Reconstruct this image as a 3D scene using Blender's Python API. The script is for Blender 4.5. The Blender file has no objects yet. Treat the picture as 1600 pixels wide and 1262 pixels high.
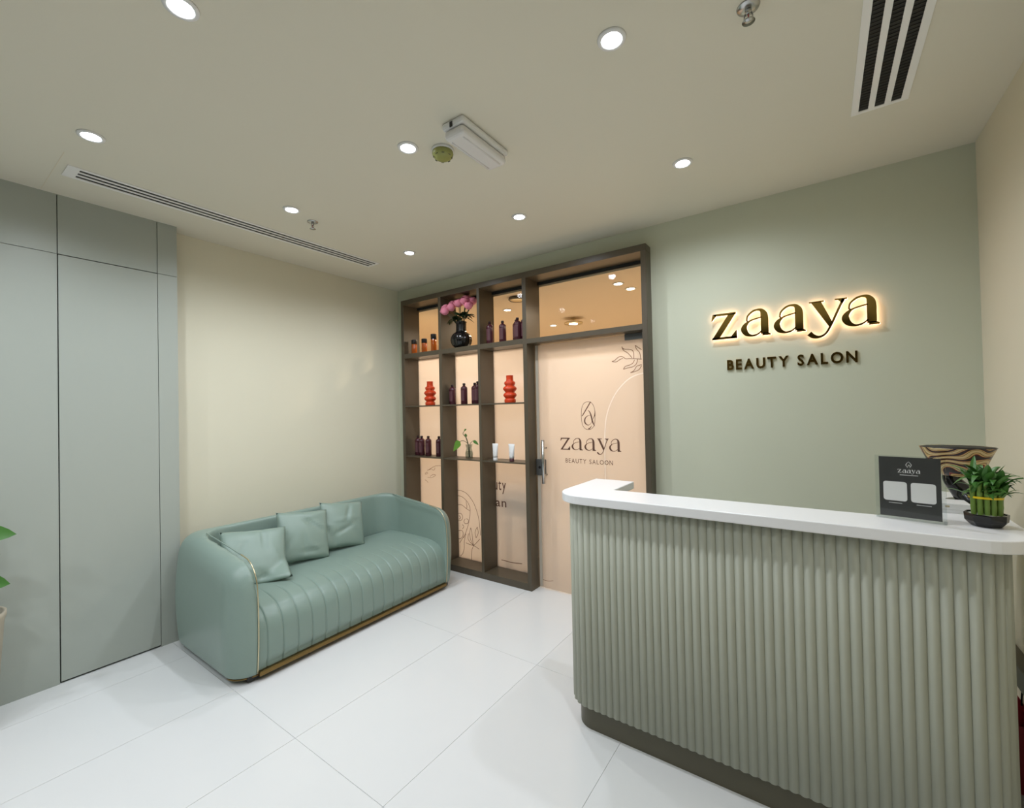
import bpy, bmesh, math, random
import numpy as np
from mathutils import Vector, Matrix
random.seed(7); np.random.seed(7)
R = math.radians
scene = bpy.context.scene
COL = scene.collection
CEIL = 2.885

# ------------------------------------------------------------------ camera
W, H, FPX = 1600, 1262, 683.15
YAW, PIT, ROL, CAMZ = R(-35.1675), R(0.7341), R(-1.2020), 1.55
_f = Vector((math.sin(YAW)*math.cos(PIT), math.cos(YAW)*math.cos(PIT), math.sin(PIT)))
_r = Vector((math.cos(YAW), -math.sin(YAW), 0)); _u = _r.cross(_f)
_R = math.cos(ROL)*_r + math.sin(ROL)*_u; _U = -math.sin(ROL)*_r + math.cos(ROL)*_u
cam_d = bpy.data.cameras.new('camera'); cam = bpy.data.objects.new('camera', cam_d); COL.objects.link(cam)
cam_d.sensor_fit = 'HORIZONTAL'; cam_d.sensor_width = 36; cam_d.lens = 36*FPX/W; cam_d.clip_start = .02
cam.matrix_world = Matrix(((_R.x, _U.x, -_f.x, 0), (_R.y, _U.y, -_f.y, 0), (_R.z, _U.z, -_f.z, CAMZ), (0, 0, 0, 1)))
scene.camera = cam
def ray(x, y): return (x-W/2)/FPX*_R - (y-H/2)/FPX*_U + _f
def on_y(x, y, Y):
    d = ray(x, y); return d*(Y/d.y) + Vector((0, 0, CAMZ))

# ------------------------------------------------------------------ world, exposure
world = bpy.data.worlds.new('world'); scene.world = world; world.use_nodes = True
world.node_tree.nodes['Background'].inputs[0].default_value = (0.9, 0.93, 1, 1)
world.node_tree.nodes['Background'].inputs[1].default_value = 0.0
vs = scene.view_settings
vs.view_transform = 'Standard'; vs.look = 'None'; vs.gamma = 1; vs.use_curve_mapping = False
vs.exposure = 0.0
LAMP_W, LAMP_COL = 31.0, (0.86, 0.915, 1.0)
BACK_W, BACK_COL = 66.0, (1.0, 0.81, 0.62)

# ------------------------------------------------------------------ materials
MATS = {}
def srgb(r, g, b):
    f = lambda c: (c/255/12.92) if c/255 <= .04045 else ((c/255+.055)/1.055)**2.4
    return (f(r), f(g), f(b), 1)
def mat(name, col, rough=.5, metal=0, noise=0, nscale=8, bump=0, bscale=60, spec=.5, **kw):
    if name in MATS: return MATS[name]
    m = bpy.data.materials.new(name); m.use_nodes = True; nt = m.node_tree; b = nt.nodes['Principled BSDF']
    b.inputs['Roughness'].default_value = rough; b.inputs['Metallic'].default_value = metal
    b.inputs['Specular IOR Level'].default_value = spec
    for k, v in kw.items(): b.inputs[k.replace('_', ' ')].default_value = v
    tc = nt.nodes.new('ShaderNodeTexCoord')
    if noise:
        n = nt.nodes.new('ShaderNodeTexNoise'); n.inputs['Scale'].default_value = nscale; n.inputs['Detail'].default_value = 4
        nt.links.new(tc.outputs['Object'], n.inputs['Vector'])
        mx = nt.nodes.new('ShaderNodeMix'); mx.data_type = 'RGBA'
        mx.inputs['A'].default_value = tuple(c*(1-noise) for c in col[:3])+(1,); mx.inputs['B'].default_value = tuple(min(1, c*(1+noise)) for c in col[:3])+(1,)
        nt.links.new(n.outputs['Fac'], mx.inputs['Factor']); nt.links.new(mx.outputs['Result'], b.inputs['Base Color'])
    else: b.inputs['Base Color'].default_value = col
    if bump:
        n2 = nt.nodes.new('ShaderNodeTexNoise'); n2.inputs['Scale'].default_value = bscale; n2.inputs['Detail'].default_value = 3
        nt.links.new(tc.outputs['Object'], n2.inputs['Vector'])
        bp = nt.nodes.new('ShaderNodeBump'); bp.inputs['Strength'].default_value = bump; bp.inputs['Distance'].default_value = .004
        nt.links.new(n2.outputs['Fac'], bp.inputs['Height']); nt.links.new(bp.outputs['Normal'], b.inputs['Normal'])
    MATS[name] = m; return m
def emis(name, col, s):
    m = bpy.data.materials.new(name); m.use_nodes = True; nt = m.node_tree; nt.nodes.clear()
    e = nt.nodes.new('ShaderNodeEmission'); e.inputs[0].default_value = (*col[:3], 1); e.inputs[1].default_value = s
    o = nt.nodes.new('ShaderNodeOutputMaterial'); nt.links.new(e.outputs[0], o.inputs[0]); MATS[name] = m; return m
def clear_glass(name, rough=0.0, tint=(1, 1, 1, 1), refl=.08):
    m = bpy.data.materials.new(name); m.use_nodes = True; nt = m.node_tree; nt.nodes.clear()
    t = nt.nodes.new('ShaderNodeBsdfTransparent'); t.inputs[0].default_value = tint
    g = nt.nodes.new('ShaderNodeBsdfGlossy'); g.inputs['Roughness'].default_value = .02
    fr = nt.nodes.new('ShaderNodeFresnel'); fr.inputs['IOR'].default_value = 1.45
    mx = nt.nodes.new('ShaderNodeMixShader'); o = nt.nodes.new('ShaderNodeOutputMaterial')
    ge = nt.nodes.new('ShaderNodeNewGeometry'); su = nt.nodes.new('ShaderNodeMath'); su.operation = 'SUBTRACT'; su.inputs[0].default_value = 1
    mu = nt.nodes.new('ShaderNodeMath'); mu.operation = 'MULTIPLY'
    nt.links.new(ge.outputs['Backfacing'], su.inputs[1]); nt.links.new(su.outputs[0], mu.inputs[0]); nt.links.new(fr.outputs[0], mu.inputs[1])
    m3 = nt.nodes.new('ShaderNodeMath'); m3.operation = 'MULTIPLY'; m3.inputs[1].default_value = refl/.08*.35
    nt.links.new(mu.outputs[0], m3.inputs[0]); nt.links.new(m3.outputs[0], mx.inputs[0]); nt.links.new(t.outputs[0], mx.inputs[1]); nt.links.new(g.outputs[0], mx.inputs[2]); nt.links.new(mx.outputs[0], o.inputs[0])
    MATS[name] = m; return m
def frosted(name):
    m = bpy.data.materials.new(name); m.use_nodes = True; nt = m.node_tree; nt.nodes.clear()
    t = nt.nodes.new('ShaderNodeBsdfTranslucent'); t.inputs[0].default_value = (.92, .88, .84, 1)
    d = nt.nodes.new('ShaderNodeBsdfDiffuse'); d.inputs[0].default_value = (.62, .60, .56, 1)
    rf = nt.nodes.new('ShaderNodeBsdfRefraction'); rf.inputs['IOR'].default_value = 1.08; rf.inputs['Roughness'].default_value = .38; rf.inputs[0].default_value = (.95, .92, .88, 1)
    g = nt.nodes.new('ShaderNodeBsdfGlossy'); g.inputs['Roughness'].default_value = .25
    a = nt.nodes.new('ShaderNodeMixShader'); a.inputs[0].default_value = .30
    b = nt.nodes.new('ShaderNodeMixShader'); b.inputs[0].default_value = .28
    c = nt.nodes.new('ShaderNodeMixShader'); c.inputs[0].default_value = .04
    o = nt.nodes.new('ShaderNodeOutputMaterial')
    nt.links.new(t.outputs[0], a.inputs[1]); nt.links.new(rf.outputs[0], a.inputs[2])
    nt.links.new(a.outputs[0], b.inputs[1]); nt.links.new(d.outputs[0], b.inputs[2])
    nt.links.new(b.outputs[0], c.inputs[1]); nt.links.new(g.outputs[0], c.inputs[2]); nt.links.new(c.outputs[0], o.inputs[0])
    MATS[name] = m; return m
M_ceil = mat('ceiling_paint', srgb(226, 221, 204), .9, noise=.015, nscale=2, spec=.2)
M_sage = mat('sage_paint', srgb(205, 208, 187), .75, noise=.02, nscale=3, bump=.05, bscale=150, spec=.25)
M_cream = mat('cream_paint', srgb(224, 220, 198), .8, noise=.015, nscale=3, bump=.05, bscale=150, spec=.25)
M_beige = mat('beige_paint', srgb(224, 214, 190), .8, noise=.015, nscale=3, spec=.25)
M_panel = mat('panel_laminate', srgb(170, 176, 167), .38, noise=.012, nscale=2, spec=.35)
M_gap = mat('joint_dark', srgb(40, 42, 38), .9)
M_tile = mat('white_porcelain', srgb(230, 231, 230), .22, noise=.018, nscale=2.2, spec=.45)
M_grout = mat('pale_grout', srgb(196, 195, 190), .9)
M_frame = mat('bronze_laminate', srgb(84, 75, 60), .35, noise=.06, nscale=5, spec=.5)
M_skirt = mat('olive_skirting', srgb(84, 80, 62), .35, noise=.04)
M_flute = mat('fluted_paint', srgb(172, 174, 158), .5, noise=.015, nscale=4, spec=.35)
M_slab = mat('white_solid_surface', srgb(240, 240, 240), .28, noise=.01, nscale=3, spec=.5)
M_leather = mat('green_leather', srgb(136, 156, 146), .34, noise=.03, nscale=6, bump=.10, bscale=260, spec=.5)
M_leather2 = mat('cushion_leather', srgb(139, 159, 148), .36, noise=.03, nscale=6, bump=.10, bscale=260, spec=.5)
M_brass = mat('brushed_brass', srgb(214, 202, 168), .32, 1)
M_bronze = mat('antique_brass', srgb(132, 108, 66), .3, 1)
M_seal = mat('door_seal', srgb(196, 186, 170), .4)
M_gold = mat('gold_mirror', srgb(200, 168, 92), .08, 1)
M_darkfoot = mat('dark_plastic', srgb(35, 33, 30), .5)
M_white = mat('white_plastic', srgb(232, 232, 230), .45)
M_whitemetal = mat('white_powder_coat', srgb(244, 242, 238), .4)
M_black = mat('black_gloss', srgb(16, 16, 17), .12, noise=.1)
M_blackm = mat('black_matte', srgb(20, 20, 20), .55)
M_steel = mat('brushed_steel', srgb(190, 190, 188), .25, 1)
M_hinge = mat('grey_hinge', srgb(120, 122, 122), .35, .7)
M_decal = mat('bronze_film', srgb(96, 66, 52), .6)
M_decal2 = mat('faint_film', srgb(150, 122, 102), .6)
def arch_mat():  # pure white translucent band, the arch's reflected glow put into the material
    m = bpy.data.materials.new('arch_reflection_band'); m.use_nodes = True; nt = m.node_tree; nt.nodes.clear()
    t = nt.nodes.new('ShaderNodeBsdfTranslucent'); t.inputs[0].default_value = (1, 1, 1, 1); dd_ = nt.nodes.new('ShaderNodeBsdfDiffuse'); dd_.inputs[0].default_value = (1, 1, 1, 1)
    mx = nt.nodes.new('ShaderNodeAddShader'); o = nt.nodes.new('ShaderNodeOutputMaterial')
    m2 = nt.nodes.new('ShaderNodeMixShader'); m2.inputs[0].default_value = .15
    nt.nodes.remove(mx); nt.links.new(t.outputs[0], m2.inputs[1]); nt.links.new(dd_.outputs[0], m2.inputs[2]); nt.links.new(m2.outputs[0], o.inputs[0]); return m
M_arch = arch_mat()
M_plum = mat('plum_bottle', srgb(74, 34, 42), .22, noise=.05, nscale=20)
M_plumcap = mat('plum_cap', srgb(38, 20, 24), .3)
M_plumlab = mat('plum_label', srgb(92, 56, 62), .35)
M_amber = mat('amber_glass', srgb(168, 82, 22), .12, noise=.08, nscale=30)
M_orange = mat('orange_ceramic', srgb(214, 66, 24), .3, noise=.03)
M_pink = mat('rose_pink', srgb(234, 142, 166), .6, noise=.12, nscale=30)
M_leaf = mat('leaf_green', srgb(72, 122, 52), .4, noise=.2, nscale=25)
M_leafd = mat('rose_leaf', srgb(34, 58, 30), .5, noise=.2, nscale=25)
M_leafp = mat('pothos_leaf', srgb(84, 132, 36), .4, noise=.15, nscale=30)
M_stalk = mat('bamboo_stalk', srgb(110, 140, 60), .4, noise=.15, nscale=18)
M_yellow = mat('yellow_ribbon', srgb(226, 196, 30), .3)
M_pebble = mat('white_gravel', srgb(200, 200, 192), .7, noise=.2, nscale=120, bump=.6, bscale=180)
M_card = mat('charcoal_card', srgb(66, 66, 64), .3, noise=.02)
M_cardw = mat('card_white', srgb(222, 222, 219), .5)
M_acrylic = clear_glass('clear_acrylic', tint=(.97, .98, .98, 1), refl=.22)
M_clear = clear_glass('clear_glass', tint=(.97, .97, .95, 1))
M_frost = frosted('frosted_glass')
M_vase = clear_glass('vase_glass', tint=(.80, .83, .82, 1), refl=.22)
M_lens = emis('lamp_lens', LAMP_COL, 30)
M_lensw = emis('warm_lens', (1, .85, .65), 25)
M_led = emis('sign_led', (1.0, .58, .37), 8.5)
M_wood = mat('cable_shelf_laminate', srgb(96, 88, 72), .4)
M_red = mat('red_paper', srgb(168, 40, 52), .5)
M_olive = mat('olive_cap', srgb(150, 152, 84), .4)
M_diff = mat('opal_diffuser', srgb(226, 224, 222), .25)
M_pot = mat('stone_planter', srgb(176, 168, 150), .7, noise=.06, nscale=14)
M_soil = mat('soil', srgb(60, 46, 36), .9, noise=.3, nscale=60)
M_ctable = mat('charcoal_furniture', srgb(62, 62, 62), .6)
M_backwall = mat('corridor_paint', srgb(226, 206, 178), .85)
M_ribbon = mat('wall_dark', srgb(84, 78, 66), .7)
# patterned bowl
def bowl_mat():
    m = bpy.data.materials.new('painted_bowl'); m.use_nodes = True; nt = m.node_tree; b = nt.nodes['Principled BSDF']; b.inputs['Roughness'].default_value = .25
    tc = nt.nodes.new('ShaderNodeTexCoord'); w = nt.nodes.new('ShaderNodeTexWave'); w.wave_type = 'RINGS'; w.inputs['Scale'].default_value = 7; w.inputs['Distortion'].default_value = 22; w.inputs['Detail'].default_value = .6; w.inputs['Detail Scale'].default_value = 1.2
    nt.links.new(tc.outputs['Object'], w.inputs['Vector']); cr = nt.nodes.new('ShaderNodeValToRGB'); cr.color_ramp.interpolation = 'CONSTANT'
    e = cr.color_ramp.elements; e[0].position = 0; e[0].color = srgb(34, 22, 16); e[1].position = .16; e[1].color = srgb(120, 40, 26)
    for p, c in ((.32, srgb(206, 176, 120)), (.55, srgb(188, 150, 92)), (.72, srgb(52, 62, 36)), (.82, srgb(214, 190, 140))):
        x = e.new(p); x.color = c
    nt.links.new(w.outputs['Fac'], cr.inputs[0]); nt.links.new(cr.outputs[0], b.inputs['Base Color']); return m
M_bowl = bowl_mat()

# ------------------------------------------------------------------ helpers
WO = {}
def tag(o, label=None, cat=None, group=None, kind=None):
    if label: o['label'] = label
    if cat: o['category'] = cat
    if group: o['group'] = group
    if kind: o['kind'] = kind
    return o
def thing(name, loc, label=None, cat=None, group=None, kind=None):
    o = bpy.data.objects.new(name, None); COL.objects.link(o); o.location = loc; o.empty_display_size = .05
    WO[o.name] = Vector(loc); return tag(o, label, cat, group, kind)
def obj(name, bm, material, parent=None, origin=None, smooth=False, bevel=0, seg=2):
    """bm is in world coordinates; mesh is shifted to the parent's (or given) origin"""
    org = WO[parent.name] if parent else Vector(origin or (0, 0, 0))
    me = bpy.data.meshes.new(name)
    if isinstance(bm, bpy.types.Mesh): me = bm
    else:
        bmesh.ops.recalc_face_normals(bm, faces=bm.faces); bm.to_mesh(me); bm.free()
    if org.length: me.transform(Matrix.Translation(-org))
    if smooth:
        for p in me.polygons: p.use_smooth = True
    me.materials.append(material)
    o = bpy.data.objects.new(name, me); COL.objects.link(o); WO[o.name] = org.copy()
    if parent: o.parent = parent
    else: o.location = org
    if bevel:
        b = o.modifiers.new('bevel', 'BEVEL'); b.width = bevel; b.segments = seg; b.limit_method = 'ANGLE'; b.angle_limit = R(35)
    return o
def share(src, parent, loc=None, rot=None):
    c = src.copy(); COL.objects.link(c); c.parent = parent
    if loc is not None: c.location = loc
    if rot is not None: c.rotation_euler = rot
    WO[c.name] = WO[parent.name].copy(); return c
def copy_tree(o, loc, parent=None):
    c = o.copy(); COL.objects.link(c); c.parent = parent
    if loc is not None: c.location = loc; WO[c.name] = Vector(loc)
    for ch in list(o.children): copy_tree(ch, None, c)
    return c
def NB(): return bmesh.new()
def box(bm, x0, x1, y0, y1, z0, z1, mtx=None):
    v = [bm.verts.new(p) for p in ((x0,y0,z0),(x1,y0,z0),(x1,y1,z0),(x0,y1,z0),(x0,y0,z1),(x1,y0,z1),(x1,y1,z1),(x0,y1,z1))]
    for f in ((0,3,2,1),(4,5,6,7),(0,1,5,4),(1,2,6,5),(2,3,7,6),(3,0,4,7)): bm.faces.new([v[i] for i in f])
    if mtx: bmesh.ops.transform(bm, matrix=mtx, verts=v)
    return bm
def bx(*a, **k): return box(NB(), *a, **k)
def lathe(bm, prof, c=(0, 0, 0), n=24, flute=0, nf=0):
    rings = []
    for r, z in prof:
        rr = max(r, 1e-5)
        rings.append([bm.verts.new((c[0]+(rr*(1+flute*math.cos(nf*2*math.pi*i/n)))*math.cos(2*math.pi*i/n), c[1]+(rr*(1+flute*math.cos(nf*2*math.pi*i/n)))*math.sin(2*math.pi*i/n), c[2]+z)) for i in range(n)])
    for a, b in zip(rings, rings[1:]):
        for i in range(n): bm.faces.new((a[i], a[(i+1) % n], b[(i+1) % n], b[i]))
    if prof[0][0] > 1e-4: bm.faces.new(rings[0][::-1])
    if prof[-1][0] > 1e-4: bm.faces.new(rings[-1])
    bmesh.ops.remove_doubles(bm, verts=[v for r in (rings[0], rings[-1]) for v in r], dist=1e-4)
    return bm
def tube(bm, pts, rad, n=8, cap=True):
    pts = [Vector(p) for p in pts]; m = len(pts)
    rads = rad if isinstance(rad, (list, tuple)) else [rad]*m
    rings = []; up = None
    for i, p in enumerate(pts):
        t = (pts[min(i+1, m-1)]-pts[max(i-1, 0)]).normalized()
        if up is None: up = Vector((0, 0, 1)) if abs(t.z) < .9 else Vector((1, 0, 0))
        s = t.cross(up).normalized(); up = s.cross(t).normalized()
        rings.append([bm.verts.new(p+rads[i]*(math.cos(2*math.pi*k/n)*s+math.sin(2*math.pi*k/n)*up)) for k in range(n)])
    for a, b in zip(rings, rings[1:]):
        for k in range(n): bm.faces.new((a[k], a[(k+1) % n], b[(k+1) % n], b[k]))
    if cap: bm.faces.new(rings[0][::-1]); bm.faces.new(rings[-1])
    return bm
def smooth_pts(pts, n=6):
    P = [Vector(p) for p in pts]; out = []
    for i in range(len(P)-1):
        p0, p1, p2, p3 = P[max(i-1, 0)], P[i], P[i+1], P[min(i+2, len(P)-1)]
        for k in range(n):
            t = k/n; out.append(.5*((2*p1)+(p2-p0)*t+(2*p0-5*p1+4*p2-p3)*t*t+(3*p1-p0-3*p2+p3)*t**3))
    out.append(P[-1]); return out
def stroke(bm, pts, widths, y0, y1, n=6, sm=True):
    """a flat pen stroke in the XZ plane (pts are x, z), extruded from y0 to y1"""
    if isinstance(widths, (int, float)): widths = [widths]*len(pts)
    P = [Vector((p[0], p[1], w)) for p, w in zip(pts, widths)]
    if sm and len(P) > 2: P = smooth_pts(P, n)
    L, Rr = [], []
    for i, p in enumerate(P):
        a, b = P[max(i-1, 0)], P[min(i+1, len(P)-1)]
        t = Vector((b.x-a.x, b.y-a.y)); t = t.normalized() if t.length else Vector((1, 0)); nrm = Vector((-t.y, t.x))*p.z/2
        L.append((p.x+nrm.x, p.y+nrm.y)); Rr.append((p.x-nrm.x, p.y-nrm.y))
    return ribbon(bm, L, Rr, y0, y1)
def ribbon(bm, L, Rr, y0, y1):
    q = lambda s, y: [bm.verts.new((a, y, b)) for a, b in s]
    lf, rf, lb, rb = q(L, y0), q(Rr, y0), q(L, y1), q(Rr, y1)
    for i in range(len(L)-1):
        bm.faces.new((lf[i], rf[i], rf[i+1], lf[i+1])); bm.faces.new((lb[i], lb[i+1], rb[i+1], rb[i]))
        bm.faces.new((lf[i], lf[i+1], lb[i+1], lb[i])); bm.faces.new((rf[i], rb[i], rb[i+1], rf[i+1]))
    bm.faces.new((lf[0], lb[0], rb[0], rf[0])); bm.faces.new((lf[-1], rf[-1], rb[-1], lb[-1]))
    return bm
def poly(bm, pts, y0, y1):
    a = [bm.verts.new((x, y0, z)) for x, z in pts]; b = [bm.verts.new((x, y1, z)) for x, z in pts]
    bm.faces.new(a); bm.faces.new(b[::-1])
    for i in range(len(a)): j = (i+1) % len(a); bm.faces.new((a[i], a[j], b[j], b[i]))
    return bm
def glyph(ch, bold=0.0):
    cu = bpy.data.curves.new('glyph', 'FONT'); cu.body = ch; cu.size = 1; cu.extrude = .5; cu.offset = bold; cu.resolution_u = 3
    o = bpy.data.objects.new('glyph', cu); COL.objects.link(o)
    bpy.context.view_layer.update()
    me = bpy.data.meshes.new_from_object(o.evaluated_get(bpy.context.evaluated_depsgraph_get()))
    bpy.data.objects.remove(o); bpy.data.curves.remove(cu)
    return me
def lettering(s, x0, x1, zbase, cap, y, th, material, parent, name='letter', bold=.01, track=.18, space=.55, wide=1.0, smoothz=None):
    """one mesh per character; capital height cap, spread from x0 to x1"""
    gl = []; cur = 0; capn = None
    for ch in s:
        if ch == ' ': cur += space; continue
        me = glyph(ch, bold); xs = [v.co.x for v in me.vertices]; ys = [v.co.y for v in me.vertices]
        gl.append((me, cur-min(xs)*wide, max(ys))); cur += (max(xs)-min(xs))*wide+track
    cur -= track
    sx = (x1-x0)/cur
    top = max(g[2] for g in gl) if any(c.isupper() or c in 'ty' for c in s) else .52
    sz = cap/top; out = []
    for me, off, _ in gl:
        me.transform(Matrix(((sx*wide, 0, 0, x0+off*sx), (0, 0, -th, y), (0, sz, 0, zbase), (0, 0, 0, 1))))
        out.append(obj(name, me, material, parent))
    return out
def leaf_bm(bm, base, direction, length, width, droop=.3, fold=.12, up=Vector((0, 0, 1)), n=6, heart=False):
    d = Vector(direction).normalized(); s = d.cross(up)
    s = s.normalized() if s.length > 1e-3 else Vector((1, 0, 0)); nn = s.cross(d).normalized()
    mid, lf, rt = [], [], []
    for i in range(n+1):
        t = i/n; p = Vector(base)+d*length*t - Vector((0, 0, 1))*droop*length*t*t
        w = width/2*(math.sin(math.pi*t**(.55 if heart else .8))**.8 if 0 < t < 1 else 0)
        mid.append(bm.verts.new(p)); lf.append(bm.verts.new(p-s*w+nn*w*fold*2)); rt.append(bm.verts.new(p+s*w+nn*w*fold*2))
    for i in range(n):
        bm.faces.new((lf[i], mid[i], mid[i+1], lf[i+1])); bm.faces.new((mid[i], rt[i], rt[i+1], mid[i+1]))
    bmesh.ops.remove_doubles(bm, verts=mid+lf+rt, dist=1e-5)
    return bm

# ------------------------------------------------------------------ the setting
XL, XR, YB, YF = -3.80, 0.69, 3.237, -2.3
SHL, SHR, SHT = -3.632, -1.000, 2.730          # opening of the partition
tag(obj('ceiling', bx(-4.0, .9, YF-.1, 3.40, CEIL, CEIL+.12), M_ceil), 'off-white painted plaster ceiling with recessed downlights', None, None, 'structure')
fl = tag(obj('floor', bx(-4.0, .9, YF-.1, 3.30, -.06, -.003), M_grout), 'floor of large glossy white porcelain tiles', None, None, 'structure')
gx = [-4.0] + [-.793-.65*k for k in range(4, -1, -1)] + [-.143, .507, .9]
gy = [YF-.1, -1.17, -.03, 1.11, 2.25, 3.30]
gx = sorted(x for x in gx)
for i in range(len(gx)-1):
    for j in range(len(gy)-1):
        obj('tile', bx(gx[i]+.0009, gx[i+1]-.0009, gy[j]+.0009, gy[j+1]-.0009, -.01, 0), M_tile, fl)
b = NB()
box(b, XL-.12, SHL, YB, YB+.13, 0, CEIL); box(b, SHR, XR+.1, YB, YB+.13, 0, CEIL); box(b, SHL, SHR, YB, YB+.13, SHT, CEIL)
tag(obj('wall_back', b, M_sage), 'sage green wall carrying the gold salon sign', None, None, 'structure')
tag(obj('wall_left', bx(XL-.1, XL, 1.0, YB, 0, CEIL), M_cream), 'plain cream wall behind the green sofa', None, None, 'structure')
tag(obj('wall_right', bx(XR, XR+.1, YF, YB, 0, CEIL), M_beige), 'beige wall to the right of the reception counter', None, None, 'structure')
tag(obj('wall_front', bx(-4.0, XR+.1, YF-.1, YF, 0, CEIL), M_ribbon), 'brown-grey wall behind the viewer', None, None, 'structure')
# panelled wall with hidden door
PX = -3.673
pw = tag(obj('wall_left_panelled', bx(XL-.1, PX-.018, YF, 1.152, 0, CEIL), M_gap), 'grey-green panelled wall with a flush hidden door', None, None, 'structure')
ys = [YF, -.75, .567, 1.046, 1.158]; zs = [.0, 2.53, CEIL]
for i in range(4):
    for j in range(2):
        if i == 2 and j == 0: continue
        obj('panel', bx(PX-.018, PX, ys[i]+(.002 if i else 0), ys[i+1]-(.002 if i < 3 else 0), zs[j]+(.0015 if j else 0), zs[j+1]-(.0015 if not j else 0)), M_panel, pw)
dr = tag(obj('door_2', bx(PX-.018, PX, .5705, 1.0445, .012, 2.526), M_panel, None), 'flush hidden door panel in the grey-green wall', None, None, 'structure')

# corridor behind the glass partition
CZ, CY0, CY1, CX0, CX1 = 2.65, 3.375, 6.4, -6.0, .6
tag(obj('floor_corridor', bx(CX0, CX1, 3.30, CY1, -.06, 0), M_tile), 'white floor of the corridor behind the glass', None, None, 'structure')
b = NB(); box(b, CX0, CX1, CY0, CY1, CZ, CZ+.3)
tag(obj('ceiling_corridor', b, M_backwall), 'warm lit ceiling of the corridor behind the glass', None, None, 'structure')
b = NB(); box(b, CX0, CX1, CY1, CY1+.1, 0, CZ); box(b, CX0-.1, CX0, CY0, CY1, 0, CZ); box(b, CX1, CX1+.1, CY0, CY1, 0, CZ)
box(b, CX0, XL-.12, CY0-.05, CY0, 0, CZ)
tag(obj('wall_corridor', b, M_backwall), 'warm cream walls of the corridor behind the glass', None, None, 'structure')

# ------------------------------------------------------------------ downlights
def lathe_obj(name, prof, c, m, parent, n=24, smooth=True, **k): return obj(name, lathe(NB(), prof, c, n, **k), m, parent, smooth=smooth)
def spot(name, loc, w, col, parent, size=164, blend=.7, rad=.035):
    l = bpy.data.lights.new(name, 'SPOT'); l.energy = w; l.color = col; l.spot_size = R(size); l.spot_blend = blend; l.shadow_soft_size = rad
    o = bpy.data.objects.new(name, l); COL.objects.link(o); o.parent = parent; o.location = Vector(loc)-WO[parent.name]; return o
def downlight(x, y, z, label, w, col, lens, group):
    t = thing('downlight', (x, y, z), label, 'ceiling light', group)
    lathe_obj('trim_ring', [(.036, -.001), (.036, -.006), (.040, -.008), (.050, -.006), (.052, 0)], (x, y, z), M_white, t)
    lathe_obj('lens', [(.0, -.0035), (.036, -.0035), (.036, -.0005), (0, -.0005)], (x, y, z), lens, t)
    spot('lamp', (x, y, z-.02), w, col, t); return t
names = {(-2.785, .545): 'recessed round downlight above the flush hidden door', (-2.785, 1.505): 'recessed round downlight beside the small left sprinkler',
 (-2.785, 2.505): 'recessed round downlight nearest the cream wall corner and the shelf', (-1.67, .545): 'recessed round downlight cut by the top edge of the photo',
 (-1.67, 1.505): 'recessed round downlight next to the olive smoke detector', (-1.67, 2.505): 'recessed round downlight in front of the glass door transom',
 (-.585, 1.505): 'large bright recessed downlight near the top, left of the chrome sprinkler', (-.585, 2.505): 'recessed round downlight nearest the gold wall sign'}
for (x, y), lb in names.items(): downlight(x, y, CEIL, lb, LAMP_W, LAMP_COL, M_lens, 'recessed ceiling downlights')
for x in (-2.785, -1.67, -.585):
    for y in (.545, -.43, -1.4):
        if (x, y) in names or x > -1: continue
        downlight(x, y, CEIL, 'recessed round downlight behind the viewer, out of the photo', LAMP_W, LAMP_COL, M_lens, 'downlights out of view')
for (x, y), lb in {(-1.44, 3.72): 'left one of the pair of warm downlights seen through the transom', (-1.41, 3.95): 'right, larger one of the pair of warm downlights seen through the transom',
  (-2.85, 5.03): 'warm downlight low in the transom, left of the pendant', (-2.79, 3.91): 'warm downlight seen above the plum bottles on the top shelf'}.items():
    downlight(x, y, CZ, lb, BACK_W*(.68 if x > -2 else 1.1), BACK_COL, M_lensw, 'corridor downlights')
for x, y in ((-3.62, 3.85), (-4.9, 4.4), (-.6, 5.0)):  # extra lamps added out of view to brighten the frosted panes
    downlight(x, y, CZ, 'added warm corridor downlight, kept out of sight to brighten the frosted glass', BACK_W, BACK_COL, M_lensw, 'added corridor downlights out of view')
t = thing('ring_pendant', (-2.44, 4.8, CZ), 'small brass disc pendant lamp seen through the door transom', 'ceiling light')
lathe_obj('canopy', [(.03, -.001), (.03, -.02), (0, -.02)], (-2.44, 4.8, CZ), M_brass, t)
obj('rod', tube(NB(), [(-2.44, 4.8, CZ-.02), (-2.44, 4.8, CZ-.05)], .004), M_brass, t)
lathe_obj('shade', [(0, -.05), (.11, -.052), (.115, -.06), (.11, -.07), (.06, -.068), (0, -.066)], (-2.44, 4.8, CZ), M_brass, t, 32)
lathe_obj('lens', [(0, -.0695), (.05, -.0705), (.05, -.0725), (0, -.0725)], (-2.44, 4.8, CZ), M_lensw, t)
t = thing('ceiling_speaker', (-2.41, 3.55, CZ), 'round tan ceiling disc seen through the top right shelf cell', 'ceiling speaker')
lathe_obj('rim', [(.085, -.001), (.09, -.02), (.08, -.03), (.075, -.024)], (-2.41, 3.55, CZ), M_wood, t)
lathe_obj('cover', [(0, -.034), (.05, -.032), (.076, -.024), (.076, -.005)], (-2.41, 3.55, CZ), M_brass, t)
# dark console dimly seen through the frosted glass
t = thing('console_table', (-2.25, 3.6, 0), 'dark grey console table blurred behind the frosted shelf pane', 'table')
obj('table_top', bx(-2.55, -1.95, 3.42, 3.80, .62, .80), M_ctable, t, bevel=.01)
obj('drawer', bx(-2.5, -2.05, 3.44, 3.78, .54, .62), M_ctable, t)
for x in (-2.53, -2.02):
    for y in (3.45, 3.74): obj('leg', bx(x, x+.04, y, y+.04, 0, .62), M_ctable, t)

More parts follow.
